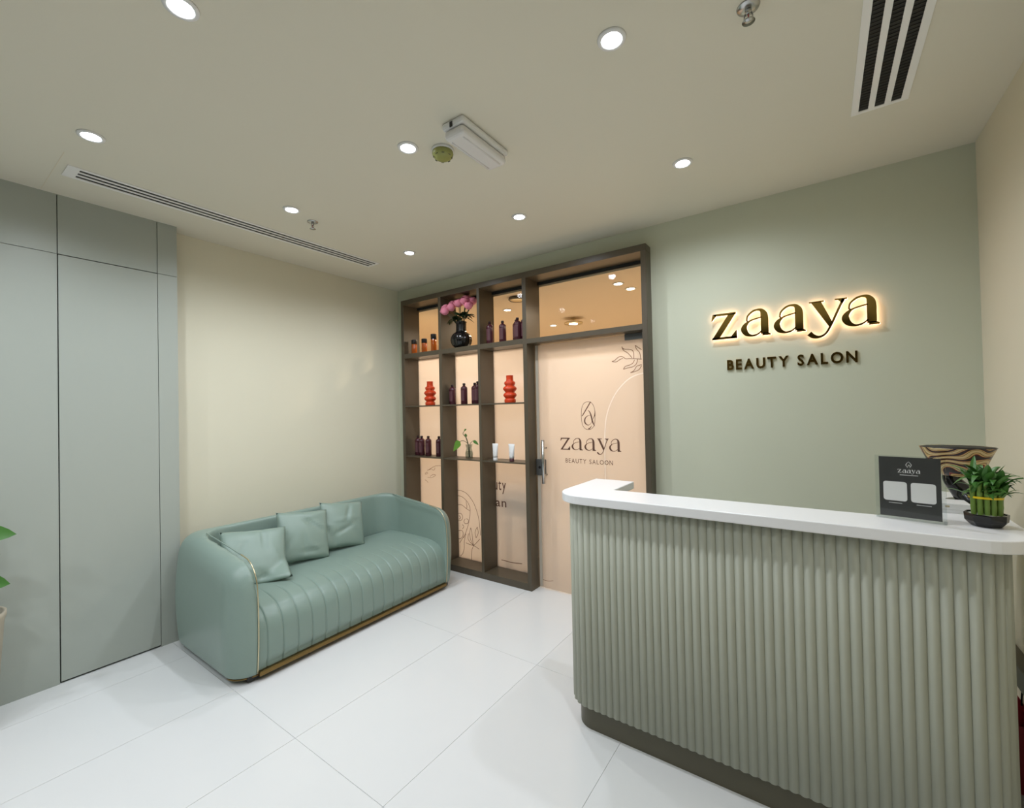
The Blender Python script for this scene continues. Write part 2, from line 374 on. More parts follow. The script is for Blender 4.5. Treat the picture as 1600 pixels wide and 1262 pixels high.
# ------------------------------------------------------------------ bronze partition shelf
FY, GY, DY = 3.131, 3.335, 3.255
t = thing('partition_shelf', (-2.84, 3.23, 0), 'tall dark bronze partition frame with display cells and glass back', 'shelf')
posts = [(-3.632, -3.592, GY+.02), (-3.084, -3.048, GY+.02), (-2.585, -2.556, GY+.02), (-2.080, -2.040, GY+.02), (-1.040, -1.000, GY+.02)]
for a, c, y1 in posts: obj('upright', bx(a, c, FY, y1, 0, SHT-.05), M_frame, t, bevel=.0015, seg=1)
obj('top_rail', bx(SHL, SHR, FY, GY+.02, SHT-.05, SHT), M_frame, t, bevel=.0015, seg=1)
cells = [(posts[i][1], posts[i+1][0]) for i in range(4)]
for i, (a, c) in enumerate(cells[:3]):
    obj('base_rail', bx(a, c, FY, GY+.02, 0, .06), M_frame, t)
    obj('thick_shelf', bx(a, c, FY, GY-.008, 2.114, 2.159), M_frame, t)
    obj('thin_shelf', bx(a, c, FY+.004, GY-.008, 1.600, 1.612), M_frame, t)
    obj('thin_shelf', bx(a, c, FY+.004, GY-.008, 1.076, 1.088), M_frame, t)
    obj('back_rail', bx(a, c, GY-.008, GY+.02, 2.114, 2.159), M_frame, t)
    obj('top_bead', bx(a, c, GY-.008, GY+.008, 2.655, 2.68), M_gap, t)
    o = obj('clear_pane', bx(a, c, GY-.004, GY+.004, 2.159, 2.68), M_clear, t)
    o = obj('frosted_pane', bx(a, c, GY-.004, GY+.004, .06, 2.114), M_frost, t)
a, c = cells[3]
obj('transom_rail', bx(a, c, FY, DY+.05, 2.112, 2.152), M_frame, t)
obj('top_bead', bx(a, c, GY-.008, GY+.008, 2.655, 2.68), M_gap, t)
obj('transom_rail', bx(a, c, DY+.05, GY+.02, 2.118, 2.146), M_frame, t)
obj('clear_pane', bx(a, c, GY-.004, GY+.004, 2.146, 2.68), M_clear, t)
frame_t = t
# line art on the frosted panes
def art(lines, plane, w, parent, material, name='line_drawing', ox=0, oy=0, s=1.0, th=.0006):
    bm = NB()
    for ln in lines:
        pts = [on_y(ox+x*s, oy+y*s, plane) for x, y in ln]
        stroke(bm, [(p.x, p.z) for p in pts], w, plane-th, plane, 5)
    return obj(name, bm, material, parent)
k = 80/631
face = [[(150, 205), (200, 203), (260, 215), (320, 255), (390, 350), (440, 480), (465, 600), (480, 760)],
 [(150, 280), (200, 270), (250, 283), (300, 325), (335, 375), (352, 440), (345, 540), (325, 640), (300, 720), (270, 790)],
 [(160, 390), (200, 380), (250, 385), (300, 425), (345, 455)], [(300, 340), (312, 400), (305, 430)],
 [(195, 490), (235, 488), (258, 520), (250, 565), (205, 580)], [(215, 515), (235, 540), (212, 560)],
 [(290, 555), (275, 590), (295, 615), (325, 605), (330, 570), (305, 552)], [(255, 625), (275, 650), (255, 680)],
 [(205, 700), (250, 700), (268, 745), (240, 795), (205, 800)], [(225, 850), (255, 800), (295, 740)],
 [(300, 740), (280, 830), (278, 920), (262, 980), (235, 1010)], [(360, 665), (345, 740), (362, 820), (395, 885)], [(360, 665), (375, 740), (385, 830), (395, 885)],
 [(335, 735), (325, 790), (350, 840), (395, 885)], [(440, 655), (412, 720), (425, 790)], [(440, 655), (452, 730), (425, 790)], [(395, 885), (430, 850), (470, 805)],
 [(395, 885), (430, 905), (465, 930)], [(395, 885), (372, 950), (368, 1060)], [(300, 850), (345, 870), (395, 885)]]
art(face, GY-.0045, .0045, frame_t, M_decal, 'line_drawing', 690, 740, k)
k2 = 80/1010
leafs = [[(740, 345), (640, 350), (560, 390), (480, 440)], [(560, 390), (530, 420), (480, 430)], [(630, 380), (610, 430), (560, 420)], [(430, 500), (470, 470), (480, 500), (430, 515)],
 [(480, 570), (560, 580), (640, 535), (590, 520), (530, 560)], [(430, 625), (470, 650), (490, 680)]]
art(leafs, GY-.0045, .004, frame_t, M_decal2, 'leaf_drawing', 630, 700, k2)
lettering('uty', -2.575, -2.436, .790, .085, GY-.0052, .0006, M_decal, frame_t, 'letter', .004, .10)
lettering('an', -2.562, -2.436, .632, .062, GY-.0052, .0006, M_decal, frame_t, 'letter', .006, .12)
art([[(185, 1060), (250, 1075), (310, 1092), (440, 1108)]], GY-.0045, .006, frame_t, M_decal, 'underline', 760, 740, 70/552)

# ------------------------------------------------------------------ glass door
d = thing('door_1', (-1.54, DY, 0), 'frosted glass salon door with steel pull handle and printed logo', None, None, 'structure')
obj('edge_strip', bx(-2.030, -2.003, DY-.006, DY+.006, .01, 2.105), M_seal, d)
obj('patch_hinge', bx(-1.215, -1.045, DY-.016, DY+.016, 2.062, 2.110), M_hinge, d, bevel=.003)
h = obj('handle', tube(NB(), [(-1.937, DY-.062, .915), (-1.937, DY-.062, 1.285)], .0135, 14), M_steel, d, smooth=True)
for z in (.985, 1.215): obj('standoff', tube(NB(), [(-1.937, DY-.06, z), (-1.937, DY-.004, z)], .008, 10), M_steel, h, smooth=True)
obj('handle', tube(NB(), [(-1.937, DY+.062, .915), (-1.937, DY+.062, 1.285)], .0135, 14), M_steel, d, smooth=True)
lk = obj('lock', bx(-2.036, -1.945, DY-.018, DY+.018, .975, 1.115), M_hinge, d, bevel=.004)
obj('keyhole', lathe(NB(), [(.012, 0), (.012, .003), (0, .003)], (0, 0, 0), 14), M_blackm, lk).matrix_local = Matrix.Translation(Vector((-2.0, DY-.018, 1.045))-WO[d.name]) @ Matrix.Rotation(R(90), 4, 'X')
bpy.data.objects['keyhole'].data.transform(Matrix.Translation(WO[d.name]))
PL = DY-.0052
# bright band imitating a reflected LED arch, and leaf drawing
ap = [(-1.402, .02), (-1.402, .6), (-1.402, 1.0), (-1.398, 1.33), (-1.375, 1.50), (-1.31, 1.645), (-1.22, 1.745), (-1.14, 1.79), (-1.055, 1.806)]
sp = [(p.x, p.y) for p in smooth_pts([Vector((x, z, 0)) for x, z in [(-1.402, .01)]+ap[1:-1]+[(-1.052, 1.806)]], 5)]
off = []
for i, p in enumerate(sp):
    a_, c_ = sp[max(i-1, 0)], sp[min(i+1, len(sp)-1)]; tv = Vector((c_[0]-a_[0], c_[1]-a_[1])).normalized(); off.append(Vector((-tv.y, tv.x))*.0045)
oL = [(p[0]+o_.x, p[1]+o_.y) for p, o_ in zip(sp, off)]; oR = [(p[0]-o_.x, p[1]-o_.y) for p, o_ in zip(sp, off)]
obj('glass', poly(NB(), [(-2.0, .01)]+oL+[(-1.052, 2.105), (-2.0, 2.105)], DY-.005, DY+.005), M_frost, d)
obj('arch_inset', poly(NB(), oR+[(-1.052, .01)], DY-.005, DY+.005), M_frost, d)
obj('arch_reflection', ribbon(NB(), oL, oR, DY-.005, DY+.005), M_arch, d)
k3 = 80/1010
lv = [[(400, 270), (430, 340), (520, 400), (600, 490)], [(400, 290), (450, 320), (560, 325), (620, 360), (635, 430), (632, 500)], [(660, 245), (690, 320), (750, 390), (775, 510)], [(665, 245), (720, 285), (790, 330)],
 [(205, 565), (260, 540), (330, 480), (400, 465), (480, 510), (560, 505), (790, 518)], [(205, 565), (290, 570), (360, 525), (420, 500)], [(430, 715), (470, 660), (560, 630), (620, 590), (650, 530)],
 [(430, 715), (520, 690), (630, 660), (690, 600), (712, 510)], [(570, 785), (640, 740), (690, 660), (740, 640), (790, 620)], [(570, 785), (660, 760), (740, 720), (790, 640)]]
art(lv, PL, .0055, d, M_decal2, 'leaf_drawing', 940, 520, k3)
# monogram
km = 150/1456
def mono(parent, X0, Z0, sc, y, mt, th=.0006):
    bm = NB(); e = []
    for i in range(41):
        a = 2*math.pi*i/40; e.append((X0+sc*.5*abs(math.cos(a))**.8*(1 if math.cos(a) > 0 else -1), Z0+sc*.92*abs(math.sin(a))**.8*(1 if math.sin(a) > 0 else -1)))
    stroke(bm, e, sc*.028, y-th, y, 2)
    g = lambda pts, w: stroke(bm, [(X0+sc*(x-.5), Z0+sc*(.92-z)) for x, z in pts], [sc*v for v in w], y-th, y, 6)
    g([(.70, .0), (.40, .45), (.06, .95)], [.07, .07, .06])
    g([(.50, .56), (.62, .68), (.72, .95), (.82, 1.35), (.96, 1.62)], [.02, .06, .09, .09, .02])
    g([(.72, .92), (.50, .92), (.28, 1.10), (.26, 1.38), (.48, 1.55), (.70, 1.42), (.78, 1.2)], [.02, .03, .07, .09, .04, .02, .02])
    g([(1.0, .60), (.98, .85), (.85, 1.15)], [.02, .06, .02]); g([(.50, 1.80), (.62, 1.74), (.74, 1.58)], [.09, .06, .02])
    return obj('monogram', bm, mt, parent)
mono(d, -1.538, 1.488, .122, PL, M_decal)

# the display letters z, a, y: strokes in units of the x-height (x right, z up)
def zaaya_glyph(bm, ch, x0, zb, w, h, y0, y1, tk=1.0):
    P = lambda pts: [(x0+w*x, zb+h*z) for x, z in pts]
    def S(pts, ws): stroke(bm, P(pts), [h*v*tk for v in ws], y0, y1, 6)
    if ch == 'z':
        poly(bm, P([(.10, 1.0), (.98, 1.0), (.98, .915), (.16, .915)]), y0, y1)
        poly(bm, P([(.02, .74), (.05, .74), (.22, .93), (.22, 1.0), (.08, 1.0)]), y0, y1)
        a = .30*tk
        poly(bm, P([(.985-a, .94), (.985, .98), (.02+a, .05), (.02, .0)]), y0, y1)
        poly(bm, P([(.02, 0), (1.0, 0), (1.0, .085), (.06, .085)]), y0, y1)
        poly(bm, P([(1.0, 0), (1.0, .31), (.96, .29), (.76, .065), (.76, 0)]), y0, y1)
    elif ch == 'a':
        S([(.20, .60), (.24, .78), (.40, .93), (.56, .975), (.70, .94), (.78, .80), (.80, .62), (.80, .40), (.80, .06)], [.05, .06, .07, .07, .12, .22, .25, .25, .25])
        poly(bm, P([(.72, .0), (1.0, .0), (1.0, .04), (.90, .10), (.72, .10)]), y0, y1)
        S([(.70, .685), (.55, .655), (.30, .58), (.14, .43), (.10, .28), (.18, .12), (.34, .03), (.50, .04), (.62, .10), (.70, .18)], [.045, .05, .06, .15, .21, .17, .075, .06, .05, .045])
        S([(.20, .62), (.24, .56)], [.05, .05])
    elif ch == 'y':
        poly(bm, P([(.0, 1.0), (.40, 1.0), (.40, .95), (.0, .95)]), y0, y1)
        a = .27*tk
        poly(bm, P([(.05, .97), (.05+a, .97), (.60, .24), (.52, .06)]), y0, y1)
        poly(bm, P([(.68, 1.0), (1.0, 1.0), (1.0, .95), (.68, .95)]), y0, y1)
        poly(bm, P([(.76, .96), (.95, .96), (.88, .80)]), y0, y1)
        S([(.90, .97), (.74, .56), (.55, .08), (.42, -.16), (.26, -.25), (.10, -.22), (-.02, -.10)], [.075, .075, .07, .065, .08, .14, .17])
    return bm
for ch, a, c in (('z', 150, 298), ('a', 316, 490), ('a', 510, 690), ('y', 712, 884), ('a', 884, 1072)):
    xa, xc = on_y(860+a*.103, 692, PL).x, on_y(860+c*.103, 692, PL).x
    obj('logo_letter', zaaya_glyph(NB(), ch, xa, 1.205, xc-xa, .100, PL-.0008, PL, .72), M_decal, d)
lettering('BEAUTY SALOON', -1.752, -1.336, 1.098, .036, PL-.0004, .0006, M_decal, d, 'small_letter', .0, .20, .45)
art([[(100, 1140), (130, 1148), (155, 1146)]], PL, .004, d, M_decal2, 'small_mark', 820, 580, 220/771)

# ------------------------------------------------------------------ gold halo-lit wall sign
SY0, SY1 = 3.200, 3.212
s = thing('wall_sign', (-.155, YB, 1.98), 'backlit gold zaaya lettering on the sage wall', 'sign')
wx = [('z', -.592, .157), ('a', -.410, .167), ('a', -.226, .167), ('y', -.040, .184), ('a', .116, .170)]
for ch, x, w in wx:
    L = obj('letter', zaaya_glyph(NB(), ch, x, 1.990, w, .172, SY0, SY1), M_gold, s)
    obj('backlight', zaaya_glyph(NB(), ch, x+.002, 1.990, w, .172, SY1+.0005, SY1+.004, .9), M_led, L)
s2 = thing('wall_sign', (-.16, YB, 1.785), 'small gold BEAUTY SALON capitals under the large backlit word', 'sign')
lettering('BEAUTY SALON', -.503, .184, 1.786, .066, YB-.007, .013, M_gold, s2, 'letter', .028, .17, .42)

# ------------------------------------------------------------------ reception counter
def upath(l, f, r, rl, yl, yr, n=10):
    """U path: from left-wing end, round the front-left corner, along the front, round the front-right corner, to the right-wing end"""
    p = [(l, yl)]
    for i in range(n+1):
        a = math.pi+math.pi/2*i/n; p.append((l+rl+rl*math.cos(a), f+rl+rl*math.sin(a)))
    for i in range(n+1):
        a = 1.5*math.pi+math.pi/2*i/n; p.append((r-rl+rl*math.cos(a), f+rl+rl*math.sin(a)))
    p.append((r, yr)); return p
def uband(out, inn, z0, z1):
    bm = NB(); V = lambda pts, z: [bm.verts.new((x, y, z)) for x, y in pts]
    a, b_, c, e = V(out, z0), V(inn, z0), V(out, z1), V(inn, z1)
    for i in range(len(out)-1):
        for q in ((a[i], a[i+1], c[i+1], c[i]), (b_[i], e[i], e[i+1], b_[i+1]), (c[i], c[i+1], e[i+1], e[i]), (a[i], b_[i], b_[i+1], a[i+1])): bm.faces.new(q)
    bm.faces.new((a[0], c[0], e[0], b_[0])); bm.faces.new((a[-1], b_[-1], e[-1], c[-1]))
    return bm
cz = thing('reception_counter', (-.3, 2.0, 0), 'curved sage reception counter with fluted front and white top', 'counter')
YL, YR = 2.41, 2.80
obj('body', uband(upath(-1.052, 1.919, .470, .108, YL-.03, YR-.03), upath(-.90, 2.07, .33, .004, YL-.03, YR-.03), .115, 1.090), M_flute, cz)
obj('skirting', uband(upath(-1.028, 1.943, .446, .09, YL-.04, YR-.04), upath(-.92, 2.05, .35, .004, YL-.04, YR-.04), 0, .115), M_skirt, cz)
obj('countertop', uband(upath(-1.100, 1.882, .532, .150, YL, YR), upath(-.868, 2.115, .300, .004, YL, YR), 1.090, 1.131), M_slab, cz, bevel=.005, seg=3)
# flutes, each its own slat
pitch = .0327
fp = upath(-1.052, 1.919, .470, .108, YL-.03, YR-.03, 24)
seg = [(Vector(a), Vector(c)) for a, c in zip(fp, fp[1:])]; tot = sum((c-a).length for a, c in seg)
bm = NB(); n = 8
pr = [(-pitch/2, .002)] + [(-pitch/2+pitch*i/n, -.0085*math.sin(math.pi*i/n)) for i in range(n+1)] + [(pitch/2, .002)]
lo = [bm.verts.new((x, y, .117)) for x, y in pr]; hi = [bm.verts.new((x, y, 1.090)) for x, y in pr]
for i in range(len(pr)-1): bm.faces.new((lo[i], lo[i+1], hi[i+1], hi[i]))
bm.faces.new(lo[::-1]); bm.faces.new(hi)
bmesh.ops.translate(bm, vec=WO[cz.name]*Vector((1, 1, 0)) if False else Vector((WO[cz.name].x, WO[cz.name].y, 0)), verts=bm.verts)
proto = obj('flute', bm, M_flute, cz, smooth=False)
for p in proto.data.polygons: p.use_smooth = len(p.vertices) == 4
first = True; sd = .012
while sd < tot-.01:
    acc = 0
    for a, c in seg:
        l = (c-a).length
        if acc+l >= sd:
            p = a+(c-a)*((sd-acc)/l); dr_ = (c-a).normalized(); break
        acc += l
    loc = (p.x-WO[cz.name].x, p.y-WO[cz.name].y, 0); rot = (0, 0, math.atan2(dr_.y, dr_.x))
    if first: proto.location = loc; proto.rotation_euler = rot; first = False
    else: share(proto, cz, loc, rot)
    sd += pitch

# ------------------------------------------------------------------ sofa
def surface_nets(F, o, h):
    """naive surface nets of a sampled field F (negative inside); returns verts, quads"""
    s = F < 0; nx, ny, nz = F.shape
    c = np.zeros((nx-1, ny-1, nz-1), int)
    for dx_ in (0, 1):
        for dy_ in (0, 1):
            for dz_ in (0, 1): c += s[dx_:nx-1+dx_, dy_:ny-1+dy_, dz_:nz-1+dz_]
    act = (c > 0) & (c < 8); idx = -np.ones(act.shape, int); ii = np.argwhere(act); idx[act] = np.arange(len(ii))
    acc = np.zeros((len(ii), 3)); cnt = np.zeros(len(ii))
    corners = [(x, y, z) for x in (0, 1) for y in (0, 1) for z in (0, 1)]
    for a in corners:
        for b_ in corners:
            if sum(b_) - sum(a) == 1 and all(q >= p for p, q in zip(a, b_)):
                fa = F[ii[:, 0]+a[0], ii[:, 1]+a[1], ii[:, 2]+a[2]]; fb = F[ii[:, 0]+b_[0], ii[:, 1]+b_[1], ii[:, 2]+b_[2]]
                m = (fa < 0) != (fb < 0); t_ = np.where(m, fa/np.where(m, fa-fb, 1), 0)
                pt = np.array(a)+t_[:, None]*(np.array(b_)-np.array(a)); acc[m] += pt[m]; cnt[m] += 1
    V = (ii+acc/cnt[:, None])*h+np.array(o); Q = []
    for ax in range(3):
        sl = [slice(None)]*3; s2_ = [slice(None)]*3; sl[ax] = slice(0, -1); s2_[ax] = slice(1, None)
        ch = np.argwhere(s[tuple(sl)] != s[tuple(s2_)])
        u, v = [(1, 2), (2, 0), (0, 1)][ax]
        for e in ch:
            if e[u] < 1 or e[v] < 1 or e[u] > F.shape[u]-2 or e[v] > F.shape[v]-2: continue
            q = []
            for du, dv in ((-1, -1), (0, -1), (0, 0), (-1, 0)):
                k_ = e.copy(); k_[u] += du; k_[v] += dv; q.append(idx[tuple(k_)])
            if not s[tuple(e)]: q = q[::-1]
            Q.append(q)
    return V, Q
SXB, SXF, SY_0, SY_1 = -3.66, -2.685, 1.078, 2.930
ARM = .155
def smax(a, b_, k_):
    h_ = np.clip(.5+.5*(a-b_)/k_, 0, 1); return b_*(1-h_)+a*h_+k_*h_*(1-h_)
def rrect(x, y, x0, x1, y0, y1, r0, r1):
    cx, cy = (x0+x1)/2, (y0+y1)/2; r_ = np.where(x < cx, r0, r1)
    qx, qy = np.abs(x-cx)-(x1-x0)/2+r_, np.abs(y-cy)-(y1-y0)/2+r_
    return np.minimum(np.maximum(qx, qy), 0)+np.hypot(np.maximum(qx, 0), np.maximum(qy, 0))-r_
def f_outer(x, y, z):
    bulge = .022*np.sin(np.pi*np.clip((z-.02)/.65, 0, 1))-.022
    pl = rrect(x, y, SXB, SXF, SY_0, SY_1, .17, .155) - bulge
    top = np.interp(x, [SXB, -3.40, -3.05, -2.85, SXF], [.768, .760, .722, .698, .678])
    tp = (z-top)*.97
    d_ = smax(pl, tp, .145)
    return smax(d_, .034-z, .03)
def f_sofa(x, y, z):
    cav = rrect(x, y, SXB+.20, SXF+.8, SY_0+ARM, SY_1-ARM, .16, .02)
    lean = .05*np.clip((z-.3)/.45, 0, 1)
    cav = cav-lean*.5
    return smax(f_outer(x, y, z), -cav, .018)
hh = .0155; o0 = np.array([SXB-.06, SY_0-.06, .0])
g = [np.arange(o0[i], e, hh) for i, e in enumerate((SXF+.06, SY_1+.06, .84))]
GX, GYg, GZ = np.meshgrid(*g, indexing='ij')
V, Q = surface_nets(f_sofa(GX, GYg, GZ), o0, hh)
sofa = thing('sofa', (-3.17, 2.0, 0), 'sage green leather tub sofa with channelled seat and brass trim', 'sofa')
def from_vq(name, V, Q, m, parent):
    me = bpy.data.meshes.new(name); me.from_pydata([tuple(v) for v in V], [], [tuple(int(i) for i in q) for q in Q]); me.update()
    return obj(name, me, m, parent, smooth=True)
sh = from_vq('shell', V, Q, M_leather, sofa)
def ztop(x, y):
    zz = np.linspace(.3, .9, 600); f_ = f_outer(np.full(600, x), np.full(600, y), zz); return float(zz[np.argmax(f_ > 0)])
def xfront(y, z):
    xx = np.linspace(-3.0, -2.6, 600); f_ = f_outer(xx, np.full(600, y), np.full(600, z)); return float(xx[np.argmax(f_ > 0)])
for sy in (SY_0+ARM-.012, SY_1-ARM+.012):
    low = [(xfront(sy, z)+.001, sy, z) for z in np.linspace(.05, .56, 18)]
    x_end = low[-1][0]
    xs_ = np.linspace(x_end-.012, -3.40, 30)
    up_ = [(float(x), sy, ztop(float(x), sy)+.001) for x in xs_]
    obj('brass_trim', tube(NB(), low+up_[:9], .0036, 8), M_brass, sofa, smooth=True)
    obj('piping', tube(NB(), up_[8:], .0035, 8), M_leather, sofa, smooth=True)
# seat with vertical channels
prof = [(-3.44, .30), (-3.44, .415), (-3.30, .425), (-3.10, .425), (-2.92, .418), (-2.82, .40), (-2.755, .365), (-2.715, .305), (-2.703, .23), (-2.702, .15), (-2.706, .056)]
pp = smooth_pts([Vector((x, 0, z)) for x, z in prof], 5)
yy = []; st0 = 1.2805; y_a, y_b = SY_0+ARM-.012, SY_1-ARM+.012
lines_ = [st0+.0935*i for i in range(16)]
ylist = sorted(set([round(y_a+i*(y_b-y_a)/60, 4) for i in range(61)]+[round(l+q, 4) for l in lines_ for q in (-.012, -.005, -.0022, 0, .0022, .005, .012) if y_a < l+q < y_b]))
bm = NB(); rows = []
for y in ylist:
    dmin = min(abs(y-l) for l in lines_); gr = .005*max(0, 1-dmin/.0045)+.0022*max(0, 1-dmin/.014)
    row = []
    for i, p in enumerate(pp):
        t_ = (pp[min(i+1, len(pp)-1)]-pp[max(i-1, 0)]).normalized(); nr = Vector((-t_.z, 0, t_.x)) if False else Vector((t_.z*-1, 0, t_.x))
        fade = min(1, max(0, (p.x+3.02)/.16))
        edge = min(y-y_a, y_b-y); sag = .012*(1-math.exp(-edge/.05)) if p.x > -3.4 and p.z > .1 else 0
        q = p - nr*gr*fade + nr*(sag-.012)
        row.append(bm.verts.new((q.x, y, q.z)))
    rows.append(row)
for a_, c_ in zip(rows, rows[1:]):
    for i in range(len(pp)-1): bm.faces.new((a_[i], c_[i], c_[i+1], a_[i+1]))
seat = obj('seat', bm, M_leather, sofa, smooth=True)
# brass plinth and feet
pl_o = [(SXF-.035, SY_0+.06), (SXF-.012, SY_0+.14), (SXF-.012, SY_1-.14), (SXF-.035, SY_1-.06)]
bm = NB(); box(bm, SXF-.05, SXF-.008, SY_0+.15, SY_1-.15, .030, .056)
obj('plinth_trim', bm, M_bronze, sofa, bevel=.004)
arcL = [(SXF-.045-.11+.11*math.cos(a), SY_0+.165-.125*math.sin(a), .030) for a in [i*math.pi/2/8 for i in range(9)]]
arcR = [(SXF-.045-.11+.11*math.cos(a), SY_1-.165+.125*math.sin(a), .030) for a in [i*math.pi/2/8 for i in range(9)]]
obj('corner_trim', tube(NB(), arcL, .007, 8), M_bronze, sofa, smooth=True); obj('corner_trim', tube(NB(), arcR, .007, 8), M_bronze, sofa, smooth=True)
obj('base', bx(SXB+.08, SXF-.045, SY_0+.10, SY_1-.10, .012, .05), M_darkfoot, sofa)
for x in (SXB+.14, SXF-.14):
    for y in (SY_0+.18, SY_1-.18): lathe_obj('foot', [(.025, 0), (.03, .014), (0, .014)], (x, y, 0), M_darkfoot, sofa, 14)

# cushions
def cushion(label, c, size, th, rz, tilt, roll, seed, corner_fold=False):
    rnd = random.Random(seed); n = 22; bm = NB()
    t_ = thing('cushion', c, label, 'cushion', 'leather sofa cushions')
    mt = Matrix.Translation(Vector(c)) @ Matrix.Rotation(rz, 4, 'Z') @ Matrix.Rotation(tilt, 4, 'Y') @ Matrix.Rotation(roll, 4, 'X')
    wr = [(rnd.uniform(-.9, .9), rnd.uniform(-.9, .9), rnd.uniform(0, math.pi), rnd.uniform(.05, .1)) for _ in range(7)]
    sides = []
    for sgn in (1, -1):
        gr = []
        for i in range(n+1):
            row = []
            for j in range(n+1):
                u, v = -1+2*i/n, -1+2*j/n
                k_ = (1-u*u)*(1-v*v); zc = sgn*th/2*(k_**.42)
                pin = 1-.055*((1-abs(u))*(abs(v)**6)+(1-abs(v))*(abs(u)**6))*1.2
                x, y = u*size/2*pin, v*size/2*pin
                if sgn > 0:
                    for a, b_, an, am in wr:
                        du, dv = (u-a)*math.cos(an)+(v-b_)*math.sin(an), -(u-a)*math.sin(an)+(v-b_)*math.cos(an)
                        zc += am*.24*math.exp(-(dv/.06)**2-(du/.42)**2)*k_**.3*(-1 if am > .075 else .8)
                if corner_fold:
                    cf = max(0, u*.8-v-.95); zc += cf*.14
                row.append(bm.verts.new(mt @ Vector((zc, x, y))))
            gr.append(row)
        for i in range(n):
            for j in range(n): bm.faces.new((gr[i][j], gr[i+1][j], gr[i+1][j+1], gr[i][j+1]))
        sides.append(gr)
    bmesh.ops.remove_doubles(bm, verts=bm.verts, dist=5e-4)
    obj('cover', bm, M_leather2, t_, smooth=True)
    e = [mt @ Vector((0, a*size/2*(1-.066*(1-abs(a))*(1 if abs(b_) == 1 else 0)) if False else a*size/2, b_*size/2)) for a, b_ in ((-1, -1), (1, -1), (1, 1), (-1, 1), (-1, -1))]
    pts = []
    for p, q in zip(e, e[1:]):
        m_ = (p+q)/2; cen = mt @ Vector((0, 0, 0)); m_ = m_+(cen-m_)*.064
        for i in range(8):
            s_ = i/8; pts.append(p*(1-s_)**2*1+0*p if False else (p*(1-s_)+q*s_)+(m_-(p+q)/2)*(1-abs(2*s_-1)**6))
    pts.append(e[-1])
    obj('seam', tube(NB(), pts, .0028, 6), M_leather2, t_, smooth=True)
    return t_
cushion('slumped green leather cushion leaning in the sofa left corner with folded corner', (-3.215, 1.440, .568), .41, .13, R(-14), R(-34), R(-5), 3, True)
cushion('middle square green leather cushion with creased left side', (-3.285, 1.83, .612), .38, .13, R(-8), R(-22), R(-6), 5)
cushion('right hand square green leather cushion nearest the empty seat', (-3.315, 2.19, .612), .38, .12, R(-4), R(-20), R(-8), 9)

# ------------------------------------------------------------------ things on the shelves
SH1, SH2, SH3 = 2.159, 1.612, 1.088
def bottle(x, y, z, label, group, hgt=.205, r=.033):
    t = thing('plum_bottle', (x, y, z), label, 'bottle', group)
    lathe_obj('body', [(r*.9, 0), (r, .004), (r, hgt*.74), (r*.93, hgt*.80), (r*.62, hgt*.85), (r*.36, hgt*.87), (r*.34, hgt*.90)], (x, y, z), M_plum, t, 20)
    lathe_obj('cap', [(r*.42, hgt*.895), (r*.42, hgt*.985), (r*.34, hgt), (0, hgt)], (x, y, z), M_plumcap, t, 14)
    bm = NB()
    for k_ in range(8):
        a0, a1 = R(-90-38+76*k_/8), R(-90-38+76*(k_+1)/8); rr = r+.0006
        v = [bm.verts.new((x+rr*math.cos(a), y+rr*math.sin(a), z+zz)) for a, zz in ((a0, hgt*.16), (a1, hgt*.16), (a1, hgt*.66), (a0, hgt*.66))]; bm.faces.new(v)
    obj('label_band', bm, M_plumlab, t)
    return t
g1, g2, g3 = 'plum bottles on the top shelf', 'plum bottles on the middle shelf', 'plum bottles on the lower shelf'
for x, y, hgt, lb in ((-2.500, 3.215, .215, 'plum bottle on the top shelf, leftmost beside the flower vase cell'), (-2.360, 3.225, .205, 'plum bottle standing alone mid way along the top right cell'),
    (-2.222, 3.245, .20, 'plum bottle on the top shelf, left of the tight group of three'), (-2.178, 3.20, .205, 'plum bottle on the top shelf, middle of the tight group of three'), (-2.118, 3.225, .222, 'tallest plum bottle on the top shelf against the door upright')):
    bottle(x, y, SH1+.0003, lb, g1, hgt)
for x, y, hgt, lb in ((-3.005, 3.235, .20, 'plum bottle on the middle shelf against the left upright'), (-2.842, 3.225, .205, 'plum bottle on the middle shelf standing alone between its neighbours'),
    (-2.722, 3.245, .205, 'plum bottle on the middle shelf, left of the overlapping pair'), (-2.668, 3.225, .215, 'plum bottle on the middle shelf half hidden by the right upright')):
    bottle(x, y, SH2+.0003, lb, g2, hgt)
for x, y, hgt, lb in ((-3.515, 3.235, .205, 'darkest plum bottle on the lower shelf by the left side'), (-3.448, 3.225, .205, 'plum bottle on the lower shelf, second from the left side'),
    (-3.350, 3.225, .205, 'plum bottle on the lower shelf in front of the pale pane'), (-3.205, 3.235, .205, 'plum bottle on the lower shelf half hidden by the upright')):
    bottle(x, y, SH3+.0003, lb, g3, hgt)
for x, y, hgt, lb in ((-3.525, 3.215, .155, 'short amber bottle with black cap nearest the frame side'), (-3.372, 3.215, .150, 'short amber bottle with black cap in the middle of three'), (-3.240, 3.22, .185, 'tallest amber bottle with black cap')):
    t = thing('amber_bottle', (x, y, SH1), lb, 'bottle', 'amber bottles on the top shelf')
    lathe_obj('body', [(.027, 0), (.029, .003), (.029, hgt*.70), (.027, hgt*.72)], (x, y, SH1), M_amber, t, 20)
    lathe_obj('cap', [(.0295, hgt*.70), (.030, hgt*.98), (.028, hgt), (0, hgt)], (x, y, SH1), M_blackm, t, 20)
